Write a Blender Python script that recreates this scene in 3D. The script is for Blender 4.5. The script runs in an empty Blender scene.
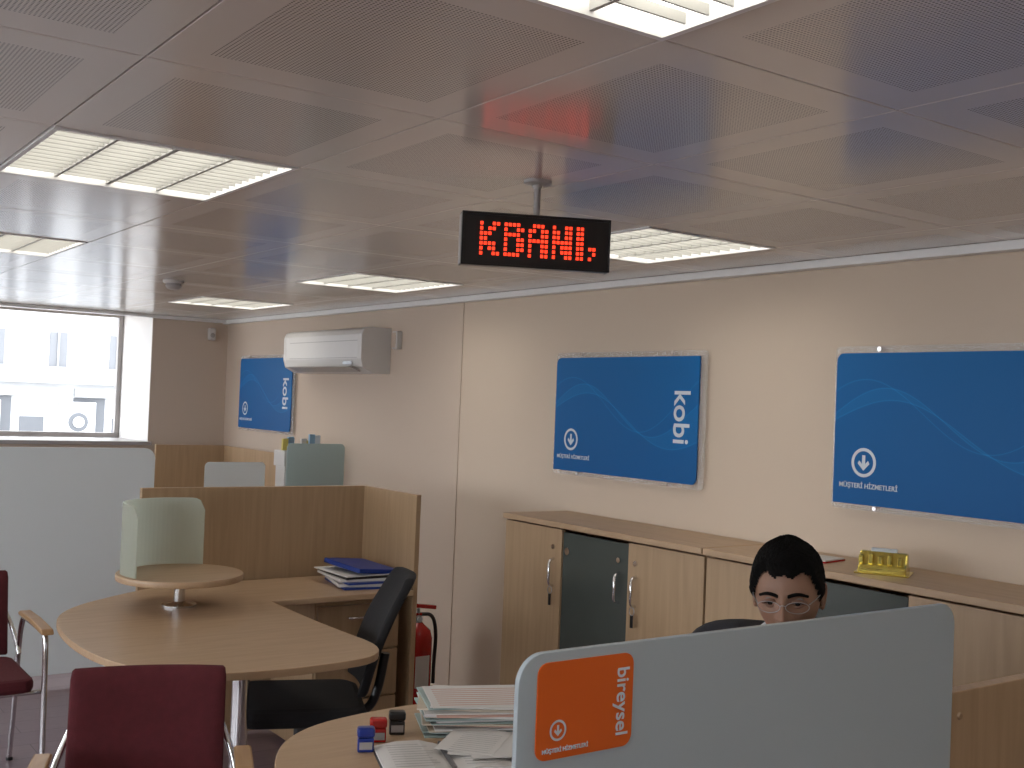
import bpy, bmesh, math, random
from math import sin, cos, radians, pi
from mathutils import Vector, Matrix
random.seed(3)
S = bpy.context.scene
try:
    S.view_settings.view_transform = 'Standard'
    S.view_settings.look = 'None'
except Exception: pass

# ------------------------------------------------------------ materials
def newmat(name):
    m = bpy.data.materials.new(name); m.use_nodes = True
    nt = m.node_tree; b = nt.nodes['Principled BSDF']
    return m, nt, b
def P(name, col, rough=.5, metal=0, var=.06, scale=8, bump=0, emis=None, es=0, alpha=1, spec=None, coat=0, sss=0):
    m, nt, b = newmat(name)
    tc = nt.nodes.new('ShaderNodeTexCoord'); nz = nt.nodes.new('ShaderNodeTexNoise')
    nz.inputs['Scale'].default_value = scale; nz.inputs['Detail'].default_value = 4
    nt.links.new(tc.outputs['Object'], nz.inputs['Vector'])
    rp = nt.nodes.new('ShaderNodeMix'); rp.data_type = 'RGBA'
    rp.inputs[6].default_value = tuple(c*(1-var) for c in col)+(1,)
    rp.inputs[7].default_value = tuple(min(1, c*(1+var)) for c in col)+(1,)
    nt.links.new(nz.outputs['Fac'], rp.inputs[0]); nt.links.new(rp.outputs[2], b.inputs['Base Color'])
    b.inputs['Roughness'].default_value = rough; b.inputs['Metallic'].default_value = metal
    b.inputs['Alpha'].default_value = alpha
    if spec is not None: b.inputs['Specular IOR Level'].default_value = spec
    if coat: b.inputs['Coat Weight'].default_value = coat
    if sss:
        b.inputs['Subsurface Weight'].default_value = sss; b.inputs['Subsurface Radius'].default_value = (.012, .005, .003); b.inputs['Subsurface Scale'].default_value = 1
    if bump:
        bp = nt.nodes.new('ShaderNodeBump'); bp.inputs['Strength'].default_value = bump; bp.inputs['Distance'].default_value = .01
        n2 = nt.nodes.new('ShaderNodeTexNoise'); n2.inputs['Scale'].default_value = scale*12
        nt.links.new(tc.outputs['Object'], n2.inputs['Vector'])
        nt.links.new(n2.outputs['Fac'], bp.inputs['Height']); nt.links.new(bp.outputs['Normal'], b.inputs['Normal'])
    if emis:
        b.inputs['Emission Color'].default_value = emis+(1,); b.inputs['Emission Strength'].default_value = es
    return m
def wood(name, c1, c2, vec=(30, 30, 1.6), rough=.42):
    m, nt, b = newmat(name)
    tc = nt.nodes.new('ShaderNodeTexCoord'); mp = nt.nodes.new('ShaderNodeMapping')
    mp.inputs['Scale'].default_value = vec
    nz = nt.nodes.new('ShaderNodeTexNoise'); nz.inputs['Scale'].default_value = 1.5; nz.inputs['Detail'].default_value = 6
    nz.inputs['Distortion'].default_value = .6
    cr = nt.nodes.new('ShaderNodeValToRGB')
    cr.color_ramp.elements[0].position = .3; cr.color_ramp.elements[0].color = c1+(1,)
    cr.color_ramp.elements[1].position = .7; cr.color_ramp.elements[1].color = c2+(1,)
    nt.links.new(tc.outputs['Object'], mp.inputs[0]); nt.links.new(mp.outputs[0], nz.inputs['Vector'])
    nt.links.new(nz.outputs['Fac'], cr.inputs[0]); nt.links.new(cr.outputs[0], b.inputs['Base Color'])
    b.inputs['Roughness'].default_value = rough
    return m
def frost(name, col, tr=.35, see=0):
    m, nt, b = newmat(name)
    b.inputs['Base Color'].default_value = col+(1,); b.inputs['Roughness'].default_value = .22
    t = nt.nodes.new('ShaderNodeBsdfTranslucent'); t.inputs[0].default_value = tuple(min(1, c*1.3) for c in col)+(1,)
    tc = nt.nodes.new('ShaderNodeTexCoord'); nz = nt.nodes.new('ShaderNodeTexNoise'); nz.inputs['Scale'].default_value = 3
    mr = nt.nodes.new('ShaderNodeMapRange'); mr.inputs[3].default_value = tr*.9; mr.inputs[4].default_value = tr*1.1
    nt.links.new(tc.outputs['Object'], nz.inputs['Vector']); nt.links.new(nz.outputs['Fac'], mr.inputs[0])
    mx = nt.nodes.new('ShaderNodeMixShader')
    nt.links.new(mr.outputs[0], mx.inputs[0])
    nt.links.new(b.outputs[0], mx.inputs[1]); nt.links.new(t.outputs[0], mx.inputs[2])
    out = mx
    if see:
        tp = nt.nodes.new('ShaderNodeBsdfTransparent'); tp.inputs[0].default_value = (.92, .97, .95, 1)
        m2 = nt.nodes.new('ShaderNodeMixShader'); m2.inputs[0].default_value = see
        nt.links.new(mx.outputs[0], m2.inputs[1]); nt.links.new(tp.outputs[0], m2.inputs[2]); out = m2
    nt.links.new(out.outputs[0], nt.nodes['Material Output'].inputs[0])
    return m
def clear(name, col=(.9, .95, .95), fac=.15, rough=.05, base=None):
    m, nt, b = newmat(name)
    b.inputs['Base Color'].default_value = col+(1,); b.inputs['Roughness'].default_value = rough
    t = nt.nodes.new('ShaderNodeBsdfTransparent'); mx = nt.nodes.new('ShaderNodeMixShader'); mx.inputs[0].default_value = fac
    nt.links.new(t.outputs[0], mx.inputs[1]); nt.links.new(b.outputs[0], mx.inputs[2])
    nt.links.new(mx.outputs[0], nt.nodes['Material Output'].inputs[0])
    return m

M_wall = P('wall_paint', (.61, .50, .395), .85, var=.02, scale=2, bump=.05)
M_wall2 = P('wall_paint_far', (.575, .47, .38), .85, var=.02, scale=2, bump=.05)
M_trim = P('trim_white', (.78, .77, .76), .4, var=.02)
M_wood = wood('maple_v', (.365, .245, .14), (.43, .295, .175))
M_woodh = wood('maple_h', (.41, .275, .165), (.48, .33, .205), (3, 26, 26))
M_wooddk = wood('maple_dark', (.28, .18, .10), (.33, .22, .13))  # darker maple tone, used on drawer fronts and the partition bolt
M_arm = wood('arm_wood', (.33, .19, .09), (.43, .26, .13), (20, 3, 20), .3)
M_frost = frost('frosted_glass', (.51, .57, .60))
M_frost3 = frost('frosted_glass_bright', (.70, .73, .74), .5)
M_frost2 = frost('frosted_glass_screen', (.60, .63, .57), .6, .22)
M_frost4 = frost('frosted_glass_teal', (.48, .56, .56), .5, .15)
M_acryl = clear('acrylic', (.8, .78, .76), .22, .15)
M_cabglass = P('cabinet_glass', (.065, .078, .072), .12, var=.1)
M_chrome = P('chrome', (.75, .75, .76), .15, 1, var=.02)
M_steel = P('steel_grey', (.35, .35, .36), .35, .8)
M_red = P('maroon_fabric', (.085, .008, .013), .9, var=.2, scale=40, bump=.3)
M_blackfab = P('black_fabric', (.010, .010, .012), .85, var=.3, scale=40, bump=.3)
M_blackpl = P('black_plastic', (.012, .012, .013), .35)
M_white = P('white_plastic', (.62, .60, .58), .4, var=.03)
M_grey = P('grey_plastic', (.36, .34, .33), .4)
M_paper = P('paper', (.66, .64, .62), .8, var=.05)
M_redpaint = P('red_paint', (.38, .010, .008), .25)
M_orange = P('orange_print', (.70, .12, .008), .45, var=.06, scale=6)
M_wht = P('white_print', (.60, .66, .72), .5, var=.02)
M_suit = P('suit_cloth', (.018, .018, .024), .9, var=.2, scale=60, bump=.2)
M_skin = P('skin', (.27, .15, .10), .55, var=.14, scale=22, bump=.06, sss=.25)
M_lid = P('skin_eyelid', (.21, .11, .075), .55, var=.1)
M_hair = P('hair', (.004, .0035, .0035), .8, var=.4, scale=90, bump=.5, spec=.12)
M_lip = P('lip', (.22, .08, .065), .5)
M_eye = P('eye_white', (.28, .25, .23), .2)
M_iris = P('iris', (.012, .008, .006), .1)
M_gold = P('gold_plastic', (.95, .66, .16), .14, .75, var=.35, scale=45)
M_blue = P('blue_folder', (.010, .04, .25), .4)
M_led = P('led_red', (.6, .02, .01), .4, emis=(1, .045, .015), es=2.0)
M_bluedk = P('stamp_blue', (.01, .03, .22), .3)

def mathn(nt, op, a, b=None, c=None):
    n = nt.nodes.new('ShaderNodeMath'); n.operation = op
    for i, v in enumerate((a, b, c)):
        if v is None: continue
        if isinstance(v, (int, float)): n.inputs[i].default_value = v
        else: nt.links.new(v, n.inputs[i])
    return n.outputs[0]
GX, GY, MX, MY = .58, 1.29, .60, .67
CZ = 2.20
def ceil_mat():
    m, nt, b = newmat('perforated_ceiling_tile')
    tc = nt.nodes.new('ShaderNodeTexCoord'); sp = nt.nodes.new('ShaderNodeSeparateXYZ')
    nt.links.new(tc.outputs['Object'], sp.inputs[0])
    def inside(o, g, M):
        f = mathn(nt, 'FRACT', mathn(nt, 'DIVIDE', mathn(nt, 'SUBTRACT', o, g-100*M), M))
        d = mathn(nt, 'ABSOLUTE', mathn(nt, 'SUBTRACT', f, .5))
        return mathn(nt, 'LESS_THAN', d, .365)
    mask = mathn(nt, 'MULTIPLY', inside(sp.outputs[0], GX, MX), inside(sp.outputs[1], GY, MY))
    pit = .0072
    def cell(o):
        f = mathn(nt, 'FRACT', mathn(nt, 'DIVIDE', mathn(nt, 'ADD', o, 60), pit))
        return mathn(nt, 'POWER', mathn(nt, 'SUBTRACT', f, .5), 2)
    d2 = mathn(nt, 'ADD', cell(sp.outputs[0]), cell(sp.outputs[1]))
    hole = mathn(nt, 'MULTIPLY', mathn(nt, 'LESS_THAN', d2, .08), mask)
    mx = nt.nodes.new('ShaderNodeMix'); mx.data_type = 'RGBA'
    mx.inputs[6].default_value = (.72, .665, .605, 1); mx.inputs[7].default_value = (.19, .175, .16, 1)
    nt.links.new(hole, mx.inputs[0]); nt.links.new(mx.outputs[2], b.inputs['Base Color'])
    b.inputs['Roughness'].default_value = .17
    b.inputs['Specular IOR Level'].default_value = .75
    return m
M_ceil = ceil_mat()
def floor_mat():
    m, nt, b = newmat('laminate_floor')
    tc = nt.nodes.new('ShaderNodeTexCoord'); br = nt.nodes.new('ShaderNodeTexBrick')
    br.inputs['Scale'].default_value = 1.0; br.inputs['Brick Width'].default_value = 1.2; br.inputs['Row Height'].default_value = .19
    br.inputs['Mortar Size'].default_value = .002
    br.inputs['Color1'].default_value = (.27, .20, .24, 1); br.inputs['Color2'].default_value = (.33, .245, .28, 1); br.inputs['Mortar'].default_value = (.12, .09, .11, 1)
    nz = nt.nodes.new('ShaderNodeTexNoise'); mp = nt.nodes.new('ShaderNodeMapping'); mp.inputs['Scale'].default_value = (3, 40, 1)
    nt.links.new(tc.outputs['Object'], mp.inputs[0]); nt.links.new(mp.outputs[0], nz.inputs[0]); nz.inputs['Detail'].default_value = 5
    mx = nt.nodes.new('ShaderNodeMix'); mx.data_type = 'RGBA'; mx.blend_type = 'MULTIPLY'; mx.inputs[0].default_value = .5
    nt.links.new(tc.outputs['Object'], br.inputs['Vector'])
    nt.links.new(br.outputs['Color'], mx.inputs[6]); nt.links.new(nz.outputs['Fac'], mx.inputs[7])
    nt.links.new(mx.outputs[2], b.inputs['Base Color']); b.inputs['Roughness'].default_value = .28
    return m
M_floor = floor_mat()
def poster_mat():
    m, nt, b = newmat('poster_blue_wave')
    tc = nt.nodes.new('ShaderNodeTexCoord'); sp = nt.nodes.new('ShaderNodeSeparateXYZ')
    nt.links.new(tc.outputs['Object'], sp.inputs[0])
    x, z = sp.outputs[0], sp.outputs[2]
    def wave(a, k, ph, off, sl):
        return mathn(nt, 'ADD', mathn(nt, 'ADD', mathn(nt, 'MULTIPLY', mathn(nt, 'SINE', mathn(nt, 'MULTIPLY_ADD', x, k, ph)), a), off), mathn(nt, 'MULTIPLY', x, sl))
    w1 = wave(.11, 6.8, 3.4, .03, -.02); w2 = wave(.09, 6.2, 2.9, -.01, -.10); w3 = wave(.13, 6.4, 3.9, .06, .04)
    def below(w): return mathn(nt, 'LESS_THAN', z, w)
    def line(w): return mathn(nt, 'LESS_THAN', mathn(nt, 'ABSOLUTE', mathn(nt, 'SUBTRACT', z, w)), .0022)
    band = mathn(nt, 'ABSOLUTE', mathn(nt, 'SUBTRACT', below(w1), below(w2)))
    v = mathn(nt, 'MULTIPLY_ADD', z, .3, .38)
    v = mathn(nt, 'ADD', v, mathn(nt, 'MULTIPLY', band, .12))
    for w in (w1, w2, w3): v = mathn(nt, 'ADD', v, mathn(nt, 'MULTIPLY', line(w), .22))
    cr = nt.nodes.new('ShaderNodeValToRGB')
    cr.color_ramp.elements[0].position = 0; cr.color_ramp.elements[0].color = (.0, .04, .18, 1)
    cr.color_ramp.elements[1].position = 1; cr.color_ramp.elements[1].color = (.0, .22, .57, 1)
    nt.links.new(v, cr.inputs[0]); nt.links.new(cr.outputs[0], b.inputs['Base Color'])
    b.inputs['Roughness'].default_value = .5; b.inputs['Specular IOR Level'].default_value = .25
    return m
M_poster = poster_mat()
def emit_mat(name, col, st):
    m, nt, b = newmat(name)
    tc = nt.nodes.new('ShaderNodeTexCoord'); nz = nt.nodes.new('ShaderNodeTexNoise'); nz.inputs['Scale'].default_value = 2
    mr = nt.nodes.new('ShaderNodeMapRange'); mr.inputs[3].default_value = st*.95; mr.inputs[4].default_value = st*1.05
    nt.links.new(tc.outputs['Object'], nz.inputs[0]); nt.links.new(nz.outputs['Fac'], mr.inputs[0])
    e = nt.nodes.new('ShaderNodeEmission'); e.inputs[0].default_value = col+(1,)
    nt.links.new(mr.outputs[0], e.inputs[1]); nt.links.new(e.outputs[0], nt.nodes['Material Output'].inputs[0])
    return m
M_lampE = emit_mat('lamp_tube', (1, .96, .87), 4.7)
M_louvre = P('louvre_metal', (.40, .395, .37), .45, var=.02)

# ------------------------------------------------------------ geometry helpers
def link(o):
    S.collection.objects.link(o); return o
def group(name, loc=(0, 0, 0), rz=0):
    e = bpy.data.objects.new(name, None); e.empty_display_size = .1
    e.location = loc; e.rotation_euler = (0, 0, radians(rz)); return link(e)
def fin(bm, name, mat, parent=None, loc=(0, 0, 0), rot=(0, 0, 0), bevel=0, smooth=False, seg=2):
    bmesh.ops.recalc_face_normals(bm, faces=bm.faces)
    me = bpy.data.meshes.new(name); bm.to_mesh(me); bm.free()
    if smooth:
        for p in me.polygons: p.use_smooth = True
    me.materials.append(mat)
    o = link(bpy.data.objects.new(name, me)); o.location = loc; o.rotation_euler = [radians(a) for a in rot]
    if parent: o.parent = parent
    if bevel:
        b = o.modifiers.new('bev', 'BEVEL'); b.width = bevel; b.segments = seg; b.limit_method = 'ANGLE'
    return o
def addbox(bm, x0, x1, y0, y1, z0, z1):
    v = [bm.verts.new(c) for c in [(x0, y0, z0), (x1, y0, z0), (x1, y1, z0), (x0, y1, z0), (x0, y0, z1), (x1, y0, z1), (x1, y1, z1), (x0, y1, z1)]]
    for f in [(0, 3, 2, 1), (4, 5, 6, 7), (0, 1, 5, 4), (1, 2, 6, 5), (2, 3, 7, 6), (3, 0, 4, 7)]: bm.faces.new([v[i] for i in f])
def box(name, b, mat, parent=None, bevel=0, loc=(0, 0, 0), rot=(0, 0, 0), seg=2):
    bm = bmesh.new(); addbox(bm, *b); return fin(bm, name, mat, parent, loc, rot, bevel, seg=seg)
def boxes(name, bl, mat, parent=None, bevel=0, loc=(0, 0, 0), rot=(0, 0, 0)):
    bm = bmesh.new()
    for b in bl: addbox(bm, *b)
    return fin(bm, name, mat, parent, loc, rot, bevel)
def prism(name, pts, a, b, mat, parent=None, plane='xy', bevel=0, loc=(0, 0, 0), rot=(0, 0, 0)):
    bm = bmesh.new()
    def mk(p, t): return (p[0], p[1], t) if plane == 'xy' else ((p[0], t, p[1]) if plane == 'xz' else (t, p[0], p[1]))
    lo = [bm.verts.new(mk(p, a)) for p in pts]; hi = [bm.verts.new(mk(p, b)) for p in pts]
    bm.faces.new(lo[::-1]); bm.faces.new(hi)
    n = len(pts)
    for i in range(n): bm.faces.new([lo[i], lo[(i+1) % n], hi[(i+1) % n], hi[i]])
    return fin(bm, name, mat, parent, loc, rot, bevel)
def rrect(x0, x1, z0, z1, r, n=6, corners=(1, 1, 1, 1)):
    out = []
    for (cx, cz, a0, k, px, pz) in ((x1-r, z1-r, 0, 0, x1, z1), (x0+r, z1-r, 90, 1, x0, z1), (x0+r, z0+r, 180, 2, x0, z0), (x1-r, z0+r, 270, 3, x1, z0)):
        if corners[k]:
            for i in range(n+1):
                t = radians(a0+90*i/n); out.append((cx+r*cos(t), cz+r*sin(t)))
        else: out.append((px, pz))
    return out
def lathe(name, prof, mat, parent=None, loc=(0, 0, 0), n=24, rot=(0, 0, 0), smooth=True):
    bm = bmesh.new(); rings = []
    for r, z in prof:
        rings.append([bm.verts.new((max(r, 1e-4)*cos(2*pi*i/n), max(r, 1e-4)*sin(2*pi*i/n), z)) for i in range(n)])
    for a, b in zip(rings, rings[1:]):
        for i in range(n): bm.faces.new([a[i], a[(i+1) % n], b[(i+1) % n], b[i]])
    bm.faces.new(rings[0][::-1]); bm.faces.new(rings[-1])
    o = fin(bm, name, mat, parent, loc, rot, 0, smooth)
    if smooth:
        e = o.modifiers.new('es', 'EDGE_SPLIT'); e.split_angle = radians(40)
    return o
def cyl(name, r, z0, z1, mat, parent=None, loc=(0, 0, 0), n=20, rot=(0, 0, 0)):
    return lathe(name, [(r, z0), (r, z1)], mat, parent, loc, n, rot)
def tube(name, pts, r, mat, parent=None, closed=False, res=4, smoothpath=True):
    if smoothpath: pts = smooth_path(pts, 3 if not closed else 2)
    cu = bpy.data.curves.new(name, 'CURVE'); cu.dimensions = '3D'; cu.bevel_depth = r; cu.bevel_resolution = res; cu.use_fill_caps = True
    sp = cu.splines.new('POLY'); sp.points.add(len(pts)-1)
    for i, p in enumerate(pts): sp.points[i].co = (*p, 1)
    sp.use_cyclic_u = closed
    t = bpy.data.objects.new('tmp', cu); link(t)
    dg = bpy.context.evaluated_depsgraph_get(); me = bpy.data.meshes.new_from_object(t.evaluated_get(dg))
    bpy.data.objects.remove(t); bpy.data.curves.remove(cu)
    me.name = name; me.materials.clear(); me.materials.append(mat)
    for p in me.polygons: p.use_smooth = True
    o = link(bpy.data.objects.new(name, me))
    if parent: o.parent = parent
    return o
def smooth_path(pts, it=2):
    pts = [Vector(p) for p in pts]
    for _ in range(it):
        out = [pts[0]]
        for a, b in zip(pts, pts[1:]):
            out += [a.lerp(b, .25), a.lerp(b, .75)]
        out.append(pts[-1]); pts = out
    return [tuple(p) for p in pts]
def text(name, s, size, mat, parent, loc, rot=(90, 0, 0), ext=.0006, align='CENTER'):
    cu = bpy.data.curves.new(name, 'FONT'); cu.body = s; cu.size = size; cu.extrude = ext; cu.align_x = align; cu.align_y = 'CENTER'
    cu.offset = size*.012
    t = bpy.data.objects.new('tmp', cu); link(t)
    dg = bpy.context.evaluated_depsgraph_get(); me = bpy.data.meshes.new_from_object(t.evaluated_get(dg))
    bpy.data.objects.remove(t)
    me.name = name; me.materials.clear(); me.materials.append(mat)
    o = link(bpy.data.objects.new(name, me)); o.location = loc; o.rotation_euler = [radians(a) for a in rot]; o.parent = parent
    return o
def icon(parent, cx, y, cz, r, mat):
    bm = bmesh.new(); n = 32
    i0 = [bm.verts.new((cx+r*cos(2*pi*i/n), y, cz+r*sin(2*pi*i/n))) for i in range(n)]
    i1 = [bm.verts.new((cx+r*.78*cos(2*pi*i/n), y, cz+r*.78*sin(2*pi*i/n))) for i in range(n)]
    for i in range(n): bm.faces.new([i0[i], i0[(i+1) % n], i1[(i+1) % n], i1[i]])
    w = r*.13
    bm.faces.new([bm.verts.new(p) for p in [(cx-w, y, cz+r*.5), (cx+w, y, cz+r*.5), (cx+w, y, cz-r*.3), (cx-w, y, cz-r*.3)]])
    for s in (-1, 1):
        bm.faces.new([bm.verts.new(p) for p in [(cx, y-.0001, cz-r*.55), (cx, y-.0001, cz-r*.22), (cx+s*r*.36, y-.0001, cz+r*.14), (cx+s*r*.48, y-.0001, cz-r*.08)]])
    return fin(bm, 'arrow_icon', mat, parent)

# ------------------------------------------------------------ room
WX = 3.35; WY = 8.73; LX = -3.2; BY = -2.6
box('floor', (LX-.1, WX+.2, BY-.1, WY+.7, -.1, 0), M_floor)
box('wall_right', (WX, WX+.2, BY, WY, 0, 2.5), M_wall)
STEP = 5.2; SD = .005
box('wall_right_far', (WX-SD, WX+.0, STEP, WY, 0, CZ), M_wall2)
box('wall_back', (LX, WX, BY-.2, BY, 0, 2.5), M_wall)
wl = [(LX-.2, LX, BY, WY, 0, .8), (LX-.2, LX, BY, WY, 2.1, 2.5)]
for a, b in ((BY, -1.5), (1.5, 2.0), (5.0, 5.5), (8.2, WY)): wl.append((LX-.2, LX, a, b, .8, 2.1))
boxes('wall_left', wl, M_wall)
g = group('unseen_window_left')  # left-wall windows out of view, added to let daylight into the room
boxes('frame', [(LX-.12, LX-.06, a, a+.05, .8, 2.1) for a in (-1.5, 0, 1.45, 2, 3.5, 4.95, 5.5, 6.8, 8.15)]+[(LX-.12, LX-.06, a, b, z, z+.05) for a, b in ((-1.5, 1.5), (2, 5), (5.5, 8.2)) for z in (.8, 2.05)], M_grey, g)
WIN0, WIN1, SILL = .15, 2.73, 1.21
TH = .62
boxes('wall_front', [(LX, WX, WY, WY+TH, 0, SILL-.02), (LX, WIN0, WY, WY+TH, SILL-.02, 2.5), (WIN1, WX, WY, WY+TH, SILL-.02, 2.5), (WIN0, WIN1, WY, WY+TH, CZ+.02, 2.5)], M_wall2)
prism('trim_window_reveal', [(WIN1+.001, WY-.004), (WIN1+.001, WY+TH), (WIN1-.07, WY+TH)], SILL, CZ+.02, M_trim)
box('window_sill', (WIN0-.04, WIN1+.02, WY-.05, WY+TH-.1, SILL-.03, SILL), M_grey, bevel=.004)
g = group('window_2')
fr = [(WIN0, WIN1-.06, WY+TH-.07, WY+TH-.02, SILL, SILL+.04), (WIN0, WIN1-.06, WY+TH-.07, WY+TH-.02, CZ-.01, CZ+.02)]
for x in (WIN0, 1.1, WIN1-.10): fr.append((x, x+.035, WY+TH-.07, WY+TH-.02, SILL+.04, CZ-.01))
boxes('frame', fr, M_grey, g, .004)
def islamp(n, m): return n % 3 == 0 and (m % 3) == 2
tiles = []; lamps = []
n0 = math.floor((LX-GX)/MX); n1 = math.ceil((WX-GX)/MX); m0 = math.floor((BY-GY)/MY); m1 = math.ceil((WY-GY)/MY)
for n in range(n0, n1):
    for m in range(m0, m1):
        x0, x1 = max(LX, GX+n*MX), min(WX-SD, GX+n*MX+MX); y0, y1 = max(BY, GY+m*MY), min(WY, GY+m*MY+MY)
        if x1-x0 < .02 or y1-y0 < .02: continue
        if islamp(n, m) and x1-x0 > MX-.01 and y1-y0 > MY-.01: lamps.append((x0, y0)); continue
        tiles.append((x0+.0018, x1-.0018, y0+.0018, y1-.0018, CZ, CZ+.02))
cl = group('ceiling')
boxes('tiles', tiles, M_ceil, cl, .0015)
box('slab', (LX, WX, BY, WY, CZ+.14, CZ+.28), M_steel, cl)
box('trim_1', (WX-.055, WX-SD-.001, BY, WY, CZ-.032, CZ-.001), M_trim, bevel=.003)
box('trim_2', (LX, WX-.056, WY-.09, WY-.002, CZ-.025, CZ-.001), M_trim, bevel=.003)
for (x0, y0) in lamps:
    g = group('ceiling_light', (x0+MX/2, y0+MY/2, CZ))
    h = MX/2-.003; k = MY/2-.003
    boxes('frame', [(-h, h, -k, -k+.012, -.004, .09), (-h, h, k-.012, k, -.004, .09), (-h, -h+.012, -k+.012, k-.012, -.004, .09), (h-.012, h, -k+.012, k-.012, -.004, .09)], M_trim, g)
    bl = []
    for i in range(1, 4):
        x = -h+.012+i*(2*h-.024)/4; w = .006 if i == 2 else .004
        bl.append((x-w, x+w, -k+.012, k-.012, .004, .026))
    for j in range(1, 13):
        y = -k+.012+j*(2*k-.024)/13
        bl.append((-h+.012, h-.012, y-.0022, y+.0022, .005, .022))
    boxes('louvre', bl, M_louvre, g)
    box('diffuser', (-h+.01, h-.01, -k+.01, k-.01, .04, .05), M_lampE, g)

# ------------------------------------------------------------ posters
def poster(y_left, z0=1.31, z1=1.85, w=.97, xw=WX):
    h = z1-z0
    g = group('wall_poster', (xw, y_left-w/2, (z0+z1)/2), -90)
    prism('acrylic_panel', rrect(-w/2-.012, w/2+.035, -h/2-.02, h/2+.025, .02), -.028, -.022, M_acryl, g, 'xz')
    prism('print', rrect(-w/2, w/2, -h/2, h/2, .028, 6, (0, 1, 0, 1)), -.035, -.029, M_poster, g, 'xz')
    for sx in (-.32, .32):
        for sz in (-h/2-.01, h/2+.014):
            cyl('standoff', .008, 0, .03, M_chrome, g, (sx*w, 0, sz), 12, (90, 0, 0))
    icon(g, -w/2+.13, -.0362, -h/2+.15, .052, M_wht)
    text('caption', 'MÜŞTERİ HİZMETLERİ', .024, M_wht, g, (-w/2+.15, -.0362, -h/2+.066))
    text('title', 'kobi', .135, M_wht, g, (w/2-.10, -.0362, h/2-.26), (90, 90, 0))
poster(4.29); poster(2.62); poster(8.34, 1.35, 1.885, .97, WX-SD)

# ------------------------------------------------------------ air conditioner
g = group('air_conditioner', (WX-SD, 6.54, 1.905), -90)
prof = [(-.0, -.135), (-.12, -.135), (-.19, -.10), (-.205, -.05), (-.205, .10), (-.19, .13), (-.15, .145), (0, .145)]
prism('body', prof, -.58, .50, M_white, g, 'yz', .006)
prism('end_cap', [(p[0]*1.005, p[1]*1.005) for p in prof], .50, .535, M_white, g, 'yz', .004)
prism('end_cap_far', [(p[0]*1.005, p[1]*1.005) for p in prof], -.605, -.58, M_white, g, 'yz', .004)
box('flap', (-.46, .44, -.2, -.12, -.128, -.121), M_grey, g, rot=(-20, 0, 0), loc=(0, .0, -.05))
boxes('intake_lines', [(-.5, .48, -.2065, -.2045, z, z+.004) for z in (.06, -.045)], M_grey, g)
box('label', (.30, .42, -.2075, -.205, -.085, -.065), M_steel, g)
g = group('junction_box', (WX-SD, 5.90, 1.97), -90)
box('cover', (-.03, .03, -.04, 0, -.05, .06), M_white, g, .006); box('lid', (-.02, .02, -.045, -.04, -.04, .05), M_wall2, g, .002)

# ------------------------------------------------------------ storage cabinets
CF = 3.0; CH = 1.115
def cabinet(y_left):
    g = group('storage_cabinet', (CF, y_left, 0), -90)
    W = 1.28; D = WX-CF-.005
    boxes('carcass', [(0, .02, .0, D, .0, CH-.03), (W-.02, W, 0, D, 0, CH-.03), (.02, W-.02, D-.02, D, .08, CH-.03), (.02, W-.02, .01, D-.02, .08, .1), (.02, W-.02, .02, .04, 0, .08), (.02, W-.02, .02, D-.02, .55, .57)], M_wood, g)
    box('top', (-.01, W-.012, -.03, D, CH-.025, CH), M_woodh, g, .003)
    dw = W/3
    for i in range(3):
        a, b = i*dw+.003, (i+1)*dw-.003
        glass = i == 1
        if not glass:
            box('door_panel', (a, b, -.02, -.001, .085, CH-.032), M_wood, g, .002)
        else:
            boxes('glass_door', [(a, b, -.014, -.006, .085, CH-.04)], M_cabglass, g)
            for z in (.2, CH-.12): cyl('hinge', .016, -.004, .004, M_chrome, g, (a+.03, -.015, z), 14, (90, 0, 0))
        hx = {0: b-.05, 1: b-.045, 2: a+.05}[i]; hz = CH-.22
        tube('handle', [(hx, -.018, hz+.06), (hx+.004, -.05, hz+.052), (hx+.016, -.058, hz), (hx+.004, -.05, hz-.052), (hx, -.018, hz-.06)], .006, M_chrome, g)
        cyl('lock', .011, 0, .008, M_chrome, g, (hx-.004, -.018, hz+.11), 14, (90, 0, 0))
        if i != 1:
            tube('key_ring', [(hx+.01+.014*cos(t*pi/6), -.045, hz-.075+.016*sin(t*pi/6)) for t in range(12)], .0018, M_steel, g, True, 2, False)
            box('key', (hx+.002, hx+.018, -.046, -.043, hz-.14, hz-.088), M_blackpl, g, .001)
for yy in (4.20, 2.915, 1.63): cabinet(yy)
g = group('gold_card_holder', (3.12, 2.25, CH), -62)
prism('body', [(-.06, .0), (.04, 0), (.05, .02), (.02, .035), (.01, .07), (-.02, .07), (-.035, .035), (-.06, .025)], -.075, .075, M_gold, g, 'yz', .006)
boxes('facets', [(-.075+i*.03, -.06+i*.03, -.045, .03, .03, .058+.006*(i % 2)) for i in range(5)], M_gold, g, .003)
box('base', (-.085, .085, -.07, .06, 0, .005), M_gold, g, .002)
box('card_slot', (-.04, .04, -.02, .008, .070, .080), M_wht, g, .002)
g = group('red_brochure', (3.15, 2.58, CH), -80)
box('cover', (-.1, .1, -.07, .07, 0, .006), M_redpaint, g, .001); box('pages', (-.095, .095, -.065, .068, .006, .010), M_paper, g)

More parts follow.
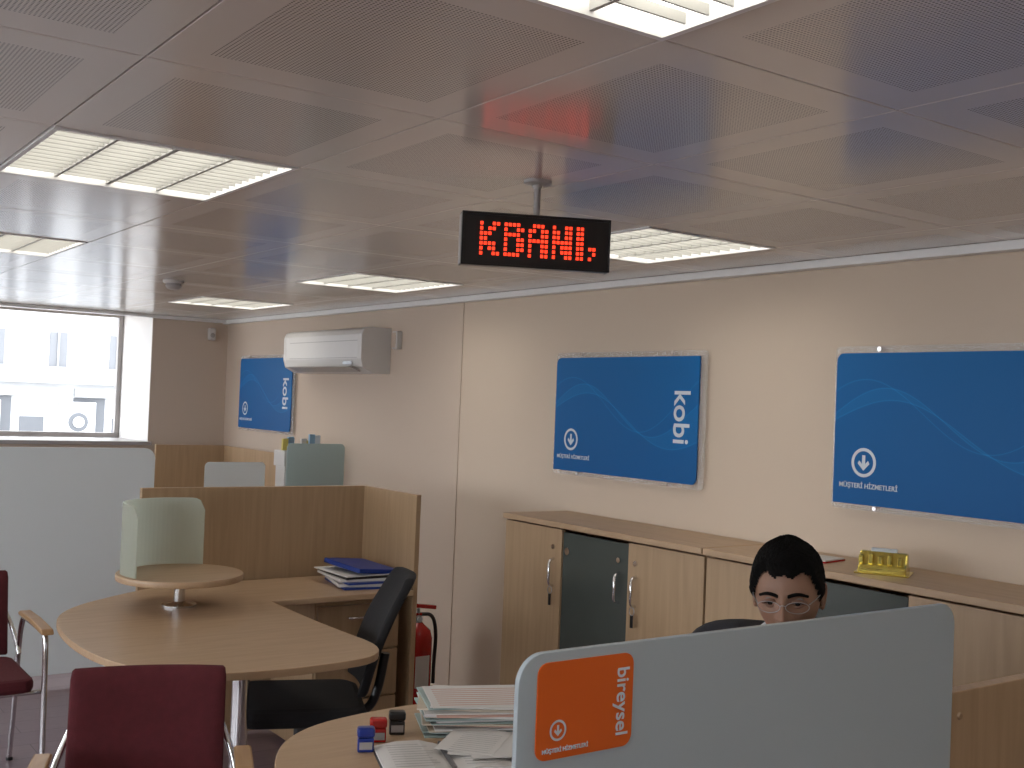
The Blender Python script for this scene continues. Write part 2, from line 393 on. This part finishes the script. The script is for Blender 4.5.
# ------------------------------------------------------------ tables
def chaik(pts, it=3):
    return [(p[0], p[1]) for p in smooth_path([(a, b, 0) for a, b in pts], it)]
g = group('reception_desk')
lobe = chaik([(1.94, 4.43), (1.93, 3.9), (1.96, 3.36), (1.56, 3.30), (1.22, 3.36), (1.04, 3.64), (1.01, 4.1), (1.09, 4.55), (1.45, 4.85), (1.68, 4.97)], 3)
pts = lobe+[(2.64, 4.97), (2.64, 4.43)]
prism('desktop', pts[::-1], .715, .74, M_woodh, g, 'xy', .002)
for n_, p in (('1', (1.52, 3.70, 0)), ('2', (1.30, 4.3, 0))):
    cyl('leg_'+n_, .03, 0.01, .715, M_chrome, g, p); lathe('leg_foot_'+n_, [(.2, 0), (.2, .008), (.05, .02), (.03, .03)], M_chrome, g, p)
boxes('pedestal', [(2.18, 2.6, 4.5, 4.95, .03, .70)], M_wood, g, .002)
for k in range(3):
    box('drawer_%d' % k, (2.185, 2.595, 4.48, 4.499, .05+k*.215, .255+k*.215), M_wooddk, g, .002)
    tube('drawer_handle', [(2.33, 4.48, .2+k*.215), (2.34, 4.455, .2+k*.215), (2.44, 4.455, .2+k*.215), (2.45, 4.48, .2+k*.215)], .005, M_chrome, g)
g = group('printer_stand', (1.56, 4.48, .74))
lathe('foot', [(.07, 0), (.07, .008), (.03, .014), (.022, .02)], M_chrome, g); cyl('post', .022, .01, .11, M_chrome, g)
lathe('plate', [(.25, .11), (.252, .113), (.252, .132), (.25, .135)], M_woodh, g, n=48)
bm = bmesh.new(); N = 32; R = .235; a0, a1 = 205, 48
ring = []
for i in range(N+1):
    f = i/N; t = radians(a0+(a1-a0)*f)
    e = min(f, 1-f)*abs(radians(a1-a0))*R
    top = .135+.285-(.05-math.sqrt(max(0, .05**2-max(0, .05-e)**2)) if e < .05 else 0)
    ring.append([bm.verts.new((rr*cos(t), rr*sin(t), z)) for rr, z in ((R, .137), (R, top), (R-.006, top), (R-.006, .137))])
for a, b in zip(ring, ring[1:]):
    for k in range(4): bm.faces.new([a[k], a[(k+1) % 4], b[(k+1) % 4], b[k]])
bm.faces.new(ring[0]); bm.faces.new(ring[-1][::-1])
fin(bm, 'curved_glass_screen', M_frost2, g)

def partition(name, parts, mat=M_wood):
    g = group(name)
    for i, b in enumerate(parts):
        box('panel_%d' % i, b, mat, g, .002)
    return g
g = partition('wood_partition', [(1.55, 2.69, 5.0, 5.03, .02, 1.175), (2.665, 2.69, 4.48, 4.998, .02, 1.175)])
for x in (1.75, 2.3, 2.55): lathe('foot', [(.025, 0), (.025, .02)], M_steel, g, (x, 5.015, 0), 12)
lathe('foot', [(.012, 0), (.012, .02)], M_steel, g, (2.678, 4.55, 0), 12)
g = partition('wood_partition', [(2.70, 3.26, 8.42, 8.45, .02, 1.20), (3.235, 3.26, 6.95, 8.418, .02, 1.20)])
for p in ((2.9, 8.435), (3.248, 7.1)): lathe('foot', [(.012, 0), (.012, .02)], M_steel, g, (p[0], p[1], 0), 12)
g = group('office_desk')
prism('desktop', chaik([(3.22, 6.5), (2.5, 6.5), (2.2, 6.65), (2.2, 7.2), (2.4, 7.35), (2.5, 7.6), (2.5, 8.4)], 3)+[(3.22, 8.4)], .715, .74, M_woodh, g, bevel=.002)
boxes('legs', [(2.4, 3.1, 6.6, 6.62, 0, .715), (3.0, 3.02, 6.64, 8.2, 0, .715), (2.55, 2.57, 7.7, 8.2, 0, .715)], M_wood, g)
g = group('desk_glass_screen', (0, 6.52, 0))
prism('pane', rrect(2.92, 3.32, .745, 1.312, .03), 0, .008, M_frost4, g, 'xz')
boxes('clamp', [(2.98, 3.01, -.01, .018, .741, .79), (3.18, 3.21, -.01, .018, .741, .79)], M_chrome, g)
g = group('desk_glass_screen', (0, 6.95, 0))
prism('pane', rrect(2.55, 2.96, .745, 1.165, .03), 0, .008, M_frost3, g, 'xz')
boxes('clamp', [(2.6, 2.63, -.01, .018, .741, .79), (2.84, 2.87, -.01, .018, .741, .79)], M_chrome, g)
g = group('brochure_rack', (3.07, 6.68, .74), 5)
boxes('tray', [(-.13, .15, -.06, .06, 0, .42), (-.14, .16, -.07, .07, .42, .52)], M_white, g, .004)
M_yel = P('yellow_print', (.6, .5, .12), .5)
M_ltblue = P('light_blue_print', (.25, .42, .6), .5)
cols = [M_yel, M_wht, M_ltblue, M_yel, M_paper, M_ltblue, M_wht]
for i in range(7): box('brochure_%d' % i, (-.13+i*.04, -.092+i*.04, -.02, .0, .52, .585+.04*random.random()), cols[i], g, rot=(0, random.uniform(-4, 4), 0))

g = group('frosted_glass_partition', (0, 6.3, 0))
prism('pane', rrect(.55, 2.02, .06, 1.285, .06), 0, .012, M_frost3, g, 'xz', .002)
boxes('feet', [(.75, .81, -.1, .11, 0, .02), (.77, .79, -.01, .022, .02, .12), (1.8, 1.86, -.1, .11, 0, .02), (1.82, 1.84, -.01, .022, .02, .12)], M_chrome, g)

# near station
g = group('reception_desk')
lobe = chaik([(1.76, 2.15), (1.86, 2.76), (1.55, 2.78), (1.24, 2.70), (1.06, 2.40), (1.02, 1.95), (1.08, 1.6), (1.2, 1.36)], 3)
prism('desktop', lobe+[(1.72, 1.36), (1.72, 1.36+.3)], .715, .74, M_woodh, g, 'xy', .002)
for n_, p in (('1', (1.40, 2.3, 0)), ('2', (1.4, 1.6, 0))):
    cyl('leg_'+n_, .03, .01, .715, M_chrome, g, p); lathe('leg_foot_'+n_, [(.2, 0), (.2, .008), (.05, .02), (.03, .03)], M_chrome, g, p)

g = group('desk_glass_screen', (0.006, 1.292, 0))
prism('pane', rrect(.945, 2.02, .70, 1.258, .045, 8), 0, .01, M_frost, g, 'xz', .0015)
boxes('clamp', [(1.3, 1.34, -.012, .09, .69, .714), (1.3, 1.34, -.012, -.002, .69, .80), (1.6, 1.64, -.012, .09, .69, .714), (1.6, 1.64, -.012, -.002, .69, .80)], M_chrome, g)
prism('orange_sign', rrect(.978, 1.163, 1.10, 1.243, .018), -.0025, -.0005, M_orange, g, 'xz')
icon(g, 1.018, -.0032, 1.142, .0155, M_wht)
text('sign_caption', 'MÜŞTERİ HİZMETLERİ', .0085, M_wht, g, (1.033, -.0032, 1.113))
text('sign_title', 'bireysel', .034, M_wht, g, (1.141, -.0032, 1.17), (90, 90, 0), .0003)
g = partition('wood_partition', [(2.035, 2.86, 1.30, 1.33, .02, 1.075)])
lathe('foot', [(.012, 0), (.012, .02)], M_steel, g, (2.2, 1.315, 0), 12)
lathe('bolt', [(.008, 0), (.006, .004)], M_wooddk, g, (2.065, 1.30, 1.025), 12, (90, 0, 0))

def papers(name, loc, rz, w, d, n, t=.005, colors=None, jit=.012, ang=0):
    g = group(name, loc, rz); z = 0
    for i in range(n):
        tt = t*random.uniform(.5, 1.5)
        dx, dy = random.uniform(-jit, jit), random.uniform(-jit, jit)
        mt = (colors or [M_paper])[i % len(colors or [1])]
        box('sheet_%d' % i, (-w/2+dx, w/2+dx, -d/2+dy, d/2+dy, z, z+tt), mt, g, 0, rot=(0, 0, random.uniform(-ang, ang))); z += tt+.0003
    return g, z
M_paper2 = P('paper_cream', (.56, .48, .38), .8); M_pink = P('paper_pink', (.55, .34, .28), .8); M_green = P('tray_green', (.33, .42, .41), .4)
g, z = papers('paper_stack', (1.725, 2.51, .74), -28, .31, .22, 18, .0036, [M_green, M_paper, M_green, M_paper2, M_paper, M_pink, M_paper, M_paper2], .018, 6)
box('top_form', (-.15, .15, -.11, .11, z, z+.001), M_paper, g, rot=(0, 0, 5))
boxes('printed_lines', [(-.13, .12, -.09+i*.02, -.084+i*.02, z+.001, z+.0014) for i in range(9)], M_pink, g, rot=(0, 0, 5))
g = group('open_notebook', (1.49, 2.31, .74), -20)
for s in (-1, 1):
    pts = [(0, .004), (.05*s, .016), (.11*s, .015), (.165*s, .006), (.165*s, .002), (0, .001)]
    prism('pages_%d' % s, pts if s < 0 else pts[::-1], -.11, .11, M_paper, g, 'xz')
    boxes('ink_lines', [(min(.03*s, .14*s), max(.03*s, .14*s)-random.random()*.03, -.09+i*.018, -.087+i*.018, .0166, .0170) for i in range(10)], M_grey, g)
box('cover', (-.17, .17, -.115, .115, 0, .002), M_blackpl, g)
boxes('spiral', [(-.004, .004, -.1+i*.01, -.096+i*.01, .003, .016) for i in range(20)], M_steel, g)
g = group('loose_papers', (1.60, 2.325, .7585), -38)
for k, (dx, dy, a) in enumerate(((0, 0, 0), (.03, -.02, 17), (-.02, .01, -11))):
    box('sheet_%d' % k, (-.075+dx, .075+dx, -.10+dy, .10+dy, k*.0014, k*.0014+.001), M_paper, g, rot=(0, 0, a))
boxes('ink_lines', [(-.06, .04, -.08+i*.016, -.078+i*.016, .0039, .0043) for i in range(10)], M_grey, g, rot=(0, 0, -11))
for (x, y, mt) in ((1.345, 2.46, M_bluedk), (1.41, 2.515, M_redpaint), (1.485, 2.55, M_blackpl)):
    g = group('self_inking_stamp', (x, y, .74), -25)
    box('body', (-.020, .020, -.014, .014, .0, .035), mt, g, .003)
    box('head', (-.022, .022, -.016, .016, .036, .060), mt, g, .006); box('window', (-.016, .016, -.0165, -.0158, .008, .026), M_grey, g)

g, z = papers('folder_stack', (2.49, 4.70, .74), -6, .25, .32, 6, .010, [M_blue, M_paper, M_blue, M_paper, M_blackpl, M_paper], .02, 9)
box('top_binder', (-.11, .12, -.15, .14, z, z+.022), M_blue, g, .004, rot=(3, 5, 14), loc=(0, 0, .010))
box('binder_pages', (-.105, .123, -.145, .135, z+.004, z+.018), M_paper, g, rot=(3, 5, 14), loc=(.002, 0, .010))

# ------------------------------------------------------------ LED sign
g = group('led_display_sign', (1.705, 2.32, 0), -26)
box('housing', (-.192, .192, -.022, .022, 1.972, 2.105), M_blackpl, g, .003)
boxes('bezel', [(-.194, .194, -.026, -.018, 2.100, 2.107), (-.194, .194, -.026, -.018, 1.970, 1.975), (-.196, -.190, -.026, .022, 1.970, 2.107), (.190, .194, -.026, .022, 1.970, 2.107)], M_blackpl, g, .001)
box('side_edge', (-.1975, -.196, -.02, .022, 1.975, 2.10), M_grey, g)
cyl('pole', .009, 2.105, CZ-.006, M_grey, g); lathe('ceiling_flange', [(.012, CZ-.02), (.014, CZ-.012), (.036, CZ-.008), (.036, CZ)], M_grey, g)
G = {'K': ["10011", "10110", "11100", "11000", "11110", "10110", "10011"], 'B': ["11110", "10011", "11110", "10011", "10011", "10011", "11110"],
     'A': ["01110", "11011", "10011", "11111", "10011", "10011", "10011"], 'N': ["10011", "11011", "11011", "11111", "10111", "10111", "10011"],
     'I': ["11000", "11000", "11000", "11000", "11011", "11001", "11010"]}
dots = []; pt = .0108; pz = .0128
for i, ch in enumerate('KBANI'):
    for r, row in enumerate(G[ch]):
        for c, v in enumerate(row):
            if v == '1':
                x = -.145+(i*5.85+c)*pt; z = 2.04+(3-r)*pz
                dots.append((x-.0037, x+.0037, -.0245, -.0225, z-.0041, z+.0041))
boxes('led_dots', dots, M_led, g)
g = group('smoke_detector', (1.93, 5.85, CZ))
lathe('base', [(.055, -.001), (.055, -.012), (.05, -.016)], M_white, g); lathe('sensor', [(.038, -.016), (.042, -.03), (.03, -.045), (.015, -.05)], M_grey, g)
g = group('motion_sensor', (3.20, WY, 2.08))
box('body', (-.03, .03, -.05, 0, -.05, .05), M_white, g, .012); lathe('lens', [(.02, 0), (.016, .008), (.004, .012)], M_grey, g, (0, -.05, -.01), 16, (90, 0, 0))

# ------------------------------------------------------------ fire extinguisher
g = group('fire_extinguisher', (3.01, 5.0, 0))
lathe('cylinder', [(.07, 0), (.08, .01), (.08, .38), (.07, .42), (.035, .45), (.025, .46)], M_redpaint, g)
lathe('valve', [(.02, .46), (.02, .49), (.012, .50), (.012, .53)], M_steel, g)
box('lever_top', (-.11, .03, -.014, .014, .53, .55), M_redpaint, g, .003, rot=(0, 8, 0)); box('lever_bottom', (-.1, .02, -.012, .012, .495, .51), M_redpaint, g, .003)
tube('hose', [(.02, 0, .5), (.08, -.02, .5), (.10, -.03, .40), (.09, -.03, .25), (.09, -.03, .14)], .010, M_blackpl, g)
boxes('label', [(-.05, .03, -.083, -.0795, .14, .30)], M_paper, g)
lathe('gauge', [(.014, 0), (.014, .01)], M_wht, g, (0, -.02, .48), 14, (90, 0, 0))

# ------------------------------------------------------------ chairs
def visitor_chair(loc, rz, ah=.645):
    g = group('visitor_armchair', (loc[0], loc[1], 0), rz)
    prism('seat', rrect(-.23, .23, -.25, .21, .05), .42, .475, M_red, g, 'xy', .018)
    bm = bmesh.new(); nx, nz = 14, 12
    def pos(u, v, side):
        x = -.212+.424*u; z = .48+.345*v; k = (u-.5)**2*4
        y = .225+.06*v-.028*k + (-.022 if side == 0 else .022)*(1-max(abs(2*u-1), abs(2*v-1))**8*.6)
        sh = 1-.02*max(0, (v-.9)*10)**2
        return ((x)*sh, y, z)
    gr = [[[bm.verts.new(pos(i/nx, j/nz, s)) for j in range(nz+1)] for i in range(nx+1)] for s in (0, 1)]
    for s in (0, 1):
        for i in range(nx):
            for j in range(nz): bm.faces.new([gr[s][i][j], gr[s][i+1][j], gr[s][i+1][j+1], gr[s][i][j+1]])
    for i in range(nx):
        for j in (0, nz): bm.faces.new([gr[0][i][j], gr[0][i+1][j], gr[1][i+1][j], gr[1][i][j]])
    for j in range(nz):
        for i in (0, nx): bm.faces.new([gr[0][i][j], gr[0][i][j+1], gr[1][i][j+1], gr[1][i][j]])
    fin(bm, 'backrest', M_red, g, smooth=True).modifiers.new('b', 'BEVEL').width = .006
    d = ah-.645
    for s in (-1, 1):
        x = .262*s
        tube('side_frame_%d' % s, [(x, -.27, .008), (x, -.25, .35), (x, -.235, .63+d), (x, -.20, .645+d), (x, .12, .645+d), (x, .17, .64+d), (x*.98, .2, .55), (x, .25, .3), (x, .31, .008)], .011, M_chrome, g)
        tube('back_support_%d' % s, [(x*.98, .19, .48), (x*.93, .235, .56), (x*.78, .262, .66)], .010, M_chrome, g)
        prism('armrest_%d' % s, [(-.27, .645+d), (-.25, .665+d), (-.05, .675+d), (.14, .672+d), (.17, .66+d), (.15, .652+d), (-.05, .655+d), (-.24, .645+d)], x-.024, x+.024, M_arm, g, 'yz', .006)
        for y in (-.27, .31): lathe('glide', [(.014, 0), (.014, .012)], M_blackpl, g, (x, y, 0), 12)
    tube('seat_rail_front', [(-.262, -.19, .41), (.262, -.19, .41)], .01, M_chrome, g, smoothpath=False)
    tube('seat_rail_rear', [(-.255, .2, .41), (.255, .2, .41)], .01, M_chrome, g, smoothpath=False)
    return g
visitor_chair((.945, 2.94), -20, .60)
visitor_chair((.815, 4.83), 0)

def office_chair(loc, rz, H=.44, tilt=.12):
    g = group('office_chair', (loc[0], loc[1], 0), rz)
    for k in range(5):
        a = radians(72*k+18); c, s = cos(a), sin(a)
        tube('base_arm_%d' % k, [(.03*c, .03*s, .13), (.16*c, .16*s, .11), (.29*c, .29*s, .075)], .016, M_blackpl, g)
        lathe('caster_%d' % k, [(.012, -.022), (.028, -.018), (.03, 0), (.028, .018), (.012, .022)], M_blackpl, g, (.29*c, .29*s, .03), 16, (90, 0, math.degrees(a)+90))
    cyl('gas_column', .026, .10, .40, M_blackpl, g); lathe('hub', [(.05, .09), (.05, .14), (.03, .16)], M_blackpl, g)
    box('mechanism', (-.09, .09, -.1, .12, .385, .42), M_blackpl, g, .006)
    prism('seat', rrect(-.24, .24, -.25, .23, .09), .42, .49, M_blackfab, g, 'xy', .03)
    bm = bmesh.new(); nx, nz = 12, 16
    def pos(u, v, side):
        wv = .225-.045*max(0, v-.55)/.45 - .03*max(0, .25-v)/.25
        if v > .92: wv -= .03*((v-.92)/.08)**2
        x = (2*u-1)*wv; z = .52+H*v; k = (2*u-1)**2
        y = .23+tilt*v+.02*sin(v*pi)*-1.2-.03*k+(-.018 if side == 0 else .018)
        return (x, y, z)
    gr = [[[bm.verts.new(pos(i/nx, j/nz, s)) for j in range(nz+1)] for i in range(nx+1)] for s in (0, 1)]
    for s in (0, 1):
        for i in range(nx):
            for j in range(nz): bm.faces.new([gr[s][i][j], gr[s][i+1][j], gr[s][i+1][j+1], gr[s][i][j+1]])
    for i in range(nx):
        for j in (0, nz): bm.faces.new([gr[0][i][j], gr[0][i+1][j], gr[1][i+1][j], gr[1][i][j]])
    for j in range(nz):
        for i in (0, nx): bm.faces.new([gr[0][i][j], gr[0][i][j+1], gr[1][i][j+1], gr[1][i][j]])
    o = fin(bm, 'backrest', M_blackfab, g, smooth=True); b = o.modifiers.new('b', 'BEVEL'); b.width = .01; b.segments = 2
    tube('back_bar', [(0, .08, .40), (0, .24, .41), (0, .285, .48), (0, .31, .64)], .018, M_blackpl, g)
    return g
office_chair((1.84, 3.88), -112, .43, .17)
office_chair((2.16, 1.80), -72, .38)

# ------------------------------------------------------------ man
def skinmesh(name, V, E, R, mat, parent, root=0, sub=2):
    me = bpy.data.meshes.new(name); me.from_pydata(V, E, []); me.materials.append(mat)
    o = link(bpy.data.objects.new(name, me)); o.parent = parent
    md = o.modifiers.new('skin', 'SKIN'); md.use_smooth_shade = True
    for i, r in enumerate(R):
        sv = me.skin_vertices[0].data[i]; sv.radius = r if isinstance(r, tuple) else (r, r); sv.use_root = (i == root)
    s = o.modifiers.new('sub', 'SUBSURF'); s.levels = sub; s.render_levels = sub
    return o
PX, PY, PR = 2.10, 1.77, -62
man = group('seated_man', (PX, PY, 0), PR)
V = [(0, 0, .57), (0, .01, .74), (0, 0, .93), (0, 0, 1.045), (0, -.01, 1.085)]
R = [(.16, .13), (.145, .11), (.17, .115), (.13, .09), (.062, .06)]
E = [(0, 1), (1, 2), (2, 3), (3, 4)]
for s in (-1, 1):
    b = len(V)
    V += [(s*.12, .0, 1.055), (s*.20, 0, 1.045), (s*.24, -.03, .91), (s*.25, -.10, .79), (s*.20, -.24, .785), (s*.14, -.335, .787)]
    R += [.078, .072, .056, .05, .043, .034]
    E += [(3, b), (b, b+1), (b+1, b+2), (b+2, b+3), (b+3, b+4), (b+4, b+5)]
    b = len(V)
    V += [(s*.10, -.05, .55), (s*.115, -.26, .565), (s*.12, -.44, .56), (s*.12, -.45, .34), (s*.12, -.43, .11)]
    R += [.095, .08, .066, .055, .045]
    E += [(0, b), (b, b+1), (b+1, b+2), (b+2, b+3), (b+3, b+4)]
skinmesh('suit', V, E, R, M_suit, man)
for s in (-1, 1):
    prism('shoe_%d' % s, [(-.37, 0), (-.37, .1), (-.45, .1), (-.55, .055), (-.64, .04), (-.65, 0)], s*.12-.042, s*.12+.042, M_blackpl, man, 'yz', .018)
    wx, wy, wz = s*.14, -.335, .785
    def q(a, b, c): return (wx-s*a, wy-b, wz+c)
    HV = [q(0, -.01, 0), q(.004, .045, -.008)]; HR = [(.024, .017), (.03, .014)]; HE = [(0, 1)]
    L = [(.030, .084, .070), (.011, .090, .080), (-.009, .088, .074), (-.027, .08, .058)]
    for (ox, k, ln) in L:
        b = len(HV)
        HV += [q(ox, k, -.002), q(ox*1.15, k+ln*.45, -.002), q(ox*1.2, k+ln*.78, -.014), q(ox*1.2, k+ln*.95, -.027)]
        HR += [.0105, .009, .008, .0068]; HE += [(1, b), (b, b+1), (b+1, b+2), (b+2, b+3)]
    b = len(HV)
    HV += [q(.032, .025, -.008), q(.052, .052, -.014), q(.057, .08, -.022)]; HR += [.012, .0105, .0085]; HE += [(0, b), (b, b+1), (b+1, b+2)]
    skinmesh('hand_%d' % s, HV, HE, HR, M_skin, man)
    tube('cuff_%d' % s, [(s*.146, -.315, .787), (s*.140, -.338, .786)], .030, M_wht, man, smoothpath=False)
skinmesh('neck', [(0, 0, 1.03), (0, -.01, 1.08), (0, -.02, 1.14)], [(0, 1), (1, 2)], [.058, .054, .052], M_skin, man)
tube('collar', [(.060*cos(t*pi/8), -.01+.058*sin(t*pi/8), 1.105+.012*sin(t*pi/8)) for t in range(16)], .011, M_wht, man, True, 3, False)
prism('tie', [(-.015, 1.09), (.015, 1.09), (.03, .9), (.035, .78), (0, .74), (-.035, .78), (-.03, .9)], -.128, -.118, M_bluedk, man, 'xz', .002)

head = bpy.data.objects.new('head', None); link(head); head.parent = man
head.location = (0, -.038, 1.199); head.rotation_euler = (radians(8), radians(-3), radians(6))
def sst(t): t = max(0, min(1, t)); return t*t*(3-2*t)
def headpos(d):
    x, y, z = d
    px, py, pz = x*.0755, y*.094, z*.118
    if z < 0:
        k = -z
        px *= 1-.30*k**1.5
        if y < 0: py *= 1-.05*k
        else: py *= 1-.38*k
    else:
        px *= 1+.03*sin(z*pi)
        if y < 0: py *= 1+.03*z
    def gs(cx, cz, sx, sz): return math.exp(-((px-cx)/sx)**2-((pz-cz)/sz)**2)
    if y < 0:
        nose = gs(0, -.034, .012, .014)*.018+gs(0, -.010, .008, .022)*.016+gs(0, .008, .007, .012)*.005
        py -= nose
        py -= (gs(.013, -.037, .007, .008)+gs(-.013, -.037, .007, .008))*.007
        py += (gs(.031, .004, .017, .013)+gs(-.031, .004, .017, .013))*.012
        py += (gs(.066, .02, .012, .03)+gs(-.066, .02, .012, .03))*.006
        py -= (gs(.028, .024, .024, .008)+gs(-.028, .024, .024, .008))*.006
        py -= gs(0, -.064, .02, .008)*.006
        py -= gs(0, -.10, .02, .016)*.008
        py -= (gs(.045, -.022, .015, .014)+gs(-.045, -.022, .015, .014))*.006
        py += (gs(.048, -.055, .012, .02)+gs(-.048, -.055, .012, .02))*.004
    return Vector((px, py, pz))
bm = bmesh.new(); bmesh.ops.create_uvsphere(bm, u_segments=96, v_segments=72, radius=1)
for v in bm.verts: v.co = headpos(v.co.normalized())
fin(bm, 'face', M_skin, head, smooth=True)
LN = [(0, .50), (20, .47), (36, .56), (50, .44), (62, .16), (70, -.10), (78, -.14), (84, .08), (100, .16), (112, -.25), (140, -.42), (180, -.48)]
def hl(th):
    for (a, b), (c, d) in zip(LN, LN[1:]):
        if th <= c: return b+(d-b)*(th-a)/(c-a)
    return LN[-1][1]
bm = bmesh.new(); bmesh.ops.create_uvsphere(bm, u_segments=150, v_segments=120, radius=1)
kill = []
for v in bm.verts:
    d = v.co.normalized(); th = math.degrees(math.atan2(abs(d.x), -d.y)); l = hl(th)
    p = headpos(d); t = .0115*sst((d.z-l)/.24)+.001
    if d.z > .3: t += .005*sst((d.z-.3)/.4)*(1+.35*sin(2.2*d.x+1))
    t *= 1+.06*sin(d.x*9+d.y*7)+random.uniform(-.09, .09)
    n = Vector((d.x/.076, d.y/.094, d.z/.12)).normalized()
    v.co = p+n*t
    if d.z < l+random.uniform(-.02, .03)+.015*sin(d.x*40): kill.append(v)
bmesh.ops.delete(bm, geom=kill, context='VERTS')
fin(bm, 'hair', M_hair, head, smooth=True)
for s in (-1, 1):
    bm = bmesh.new(); bmesh.ops.create_uvsphere(bm, u_segments=20, v_segments=14, radius=.0125)
    fin(bm, 'eyeball_%d' % s, M_eye, head, (s*.031, -.0705, .003), smooth=True)
    lathe('iris_%d' % s, [(.0058, 0), (.004, .0015)], M_iris, head, (s*.031, -.0825, .001), 16, (90, 0, 0))
    tube('eyelid_%d' % s, [(s*.014, -.078, .001), (s*.023, -.0835, .0065), (s*.031, -.0855, .0075), (s*.039, -.082, .0055), (s*.048, -.073, -.001)], .0045, M_lid, head)
    tube('lash_%d' % s, [(s*.016, -.082, .000), (s*.024, -.0865, .0040), (s*.031, -.0885, .0045), (s*.039, -.0855, .0028), (s*.047, -.077, -.001)], .0012, M_hair, head)
    tube('lower_lid_%d' % s, [(s*.016, -.077, -.002), (s*.024, -.081, -.0065), (s*.031, -.0825, -.0075), (s*.039, -.079, -.006), (s*.046, -.073, -.001)], .0035, M_lid, head)
    for k, (r_, dz) in enumerate(((.0032, 0), (.0026, .003))):
        tube('eyebrow_%d_%d' % (s, k), [(s*.011, -.0945, .018+dz), (s*.024, -.095, .0235+dz), (s*.038, -.090, .0245+dz*.7), (s*.054, -.0765, .017)], r_, M_hair, head)
    tube('ear_rim_%d' % s, [(s*.073, -.004, -.024), (s*.077, .002, -.034), (s*.080, .012, -.02), (s*.084, .02, .006), (s*.083, .012, .024), (s*.078, -.004, .022), (s*.075, -.008, .008)], .005, M_skin, head)
    bm = bmesh.new(); bmesh.ops.create_uvsphere(bm, u_segments=16, v_segments=12, radius=1)
    for v in bm.verts: v.co = Vector((v.co.x*.006, v.co.y*.013, v.co.z*.026))
    fin(bm, 'ear_%d' % s, M_skin, head, (s*.077, .006, -.003), smooth=True)
    rim = [(s*(.032+.026*cos(t*pi/10)), -.104+.010*((.033+.0255*cos(t*pi/10))/.06)**2, -.003+.0125*sin(t*pi/10)*(1.0 if sin(t*pi/10) > 0 else 1.1)) for t in range(20)]
    tube('glasses_rim_%d' % s, rim, .0008, M_steel, head, True, 2, False)
    tube('glasses_temple_%d' % s, [(s*.058, -.095, .004), (s*.074, -.05, .008), (s*.080, 0, .010)], .0012, M_steel, head)
tube('glasses_bridge', [(-.0065, -.104, .000), (0, -.109, .003), (.0065, -.104, .000)], .0009, M_steel, head)
tube('upper_lip', [(-.024, -.087, -.066), (-.008, -.0965, -.062), (0, -.0965, -.0635), (.008, -.0965, -.062), (.024, -.087, -.066)], .0035, M_lip, head)
tube('lower_lip', [(-.022, -.086, -.068), (0, -.0955, -.072), (.022, -.086, -.068)], .004, M_lip, head)

# ------------------------------------------------------------ exterior
M_fac = P('facade_plaster', (.44, .445, .45), .9, var=.05, scale=1.5); M_fac2 = P('facade_trim', (.32, .325, .33), .9)
M_win = P('facade_window', (.13, .135, .145), .5); M_shop = P('shop_sign', (.085, .09, .10), .5); M_ground = P('street_paving', (.6, .6, .58), .9)
box('street', (-60, 60, WY+.75, 20.8, -1.2, -1.1), M_ground)
box('street_side', (-60, LX-.3, -30, WY+.7, -1.2, -1.1), M_ground)
g = group('building_facade', (0, 21, -1.15))
box('facade_wall', (-14, 24, 0, 3, 0, 9), M_fac, g)
ws = []; fr = []
for k in range(16):
    x = -5.75+k*1.05
    for z in (3.1, 4.75, 6.4):
        ws.append((x, x+.30, -.02, .0, z, z+.62)); fr.append((x-.06, x+.36, -.12, -.02, z-.08, z)); fr.append((x+.13, x+.16, -.05, -.02, z, z+.62))
boxes('windows', ws, M_win, g); boxes('window_trim', fr, M_fac2, g)
boxes('shop_fronts', [(-6+k*1.6, -6+k*1.6+.55, -.03, 0, .3, 2.55) for k in range(14)]+[(-6+k*1.6+.7, -6+k*1.6+1.1, -.03, 0, .3, 2.2) for k in range(14)], M_shop, g)
boxes('shop_sign_boards', [(-6+k*1.6, -6+k*1.6+1.4, -.15, -.0, 2.57, 2.72) for k in range(14)], M_fac2, g)
boxes('cornice', [(-14, 24, -.12, 0, 2.8, 2.86), (-14, 24, -.12, 0, 4.3, 4.36)], M_fac2, g)
for k in range(4):
    x = 3.65+k*1.6
    box('advert_panel', (x-.30, x+.30, -.2, -.03, 1.75, 2.48), M_fac, g); lathe('advert_disc', [(.17, 0), (.17, .02)], M_shop, g, (x, -.2, 2.12), 20, (90, 0, 0)); lathe('advert_centre', [(.10, 0), (.10, .02)], M_fac, g, (x, -.225, 2.12), 20, (90, 0, 0))

# ------------------------------------------------------------ world
w = bpy.data.worlds.new('World'); S.world = w; w.use_nodes = True
bg = w.node_tree.nodes['Background']; bg.inputs[0].default_value = (.90, .94, 1, 1); bg.inputs[1].default_value = 7.3

# ------------------------------------------------------------ camera
yaw, pit, rol = radians(35.4), radians(1.0), radians(2.3)
f = Vector((sin(yaw)*cos(pit), cos(yaw)*cos(pit), sin(pit))); r0 = Vector((cos(yaw), -sin(yaw), 0)); u0 = r0.cross(f)
r = r0*cos(rol)+u0*sin(rol); u = u0*cos(rol)-r0*sin(rol)
mw = Matrix(((r.x, u.x, -f.x, 0), (r.y, u.y, -f.y, 0), (r.z, u.z, -f.z, 1.62), (0, 0, 0, 1)))
cam = bpy.data.cameras.new('camera'); cam.sensor_width = 36; cam.lens = 1111/1024*36; cam.clip_start = .05
co = bpy.data.objects.new('camera', cam); link(co); co.matrix_world = mw
S.camera = co
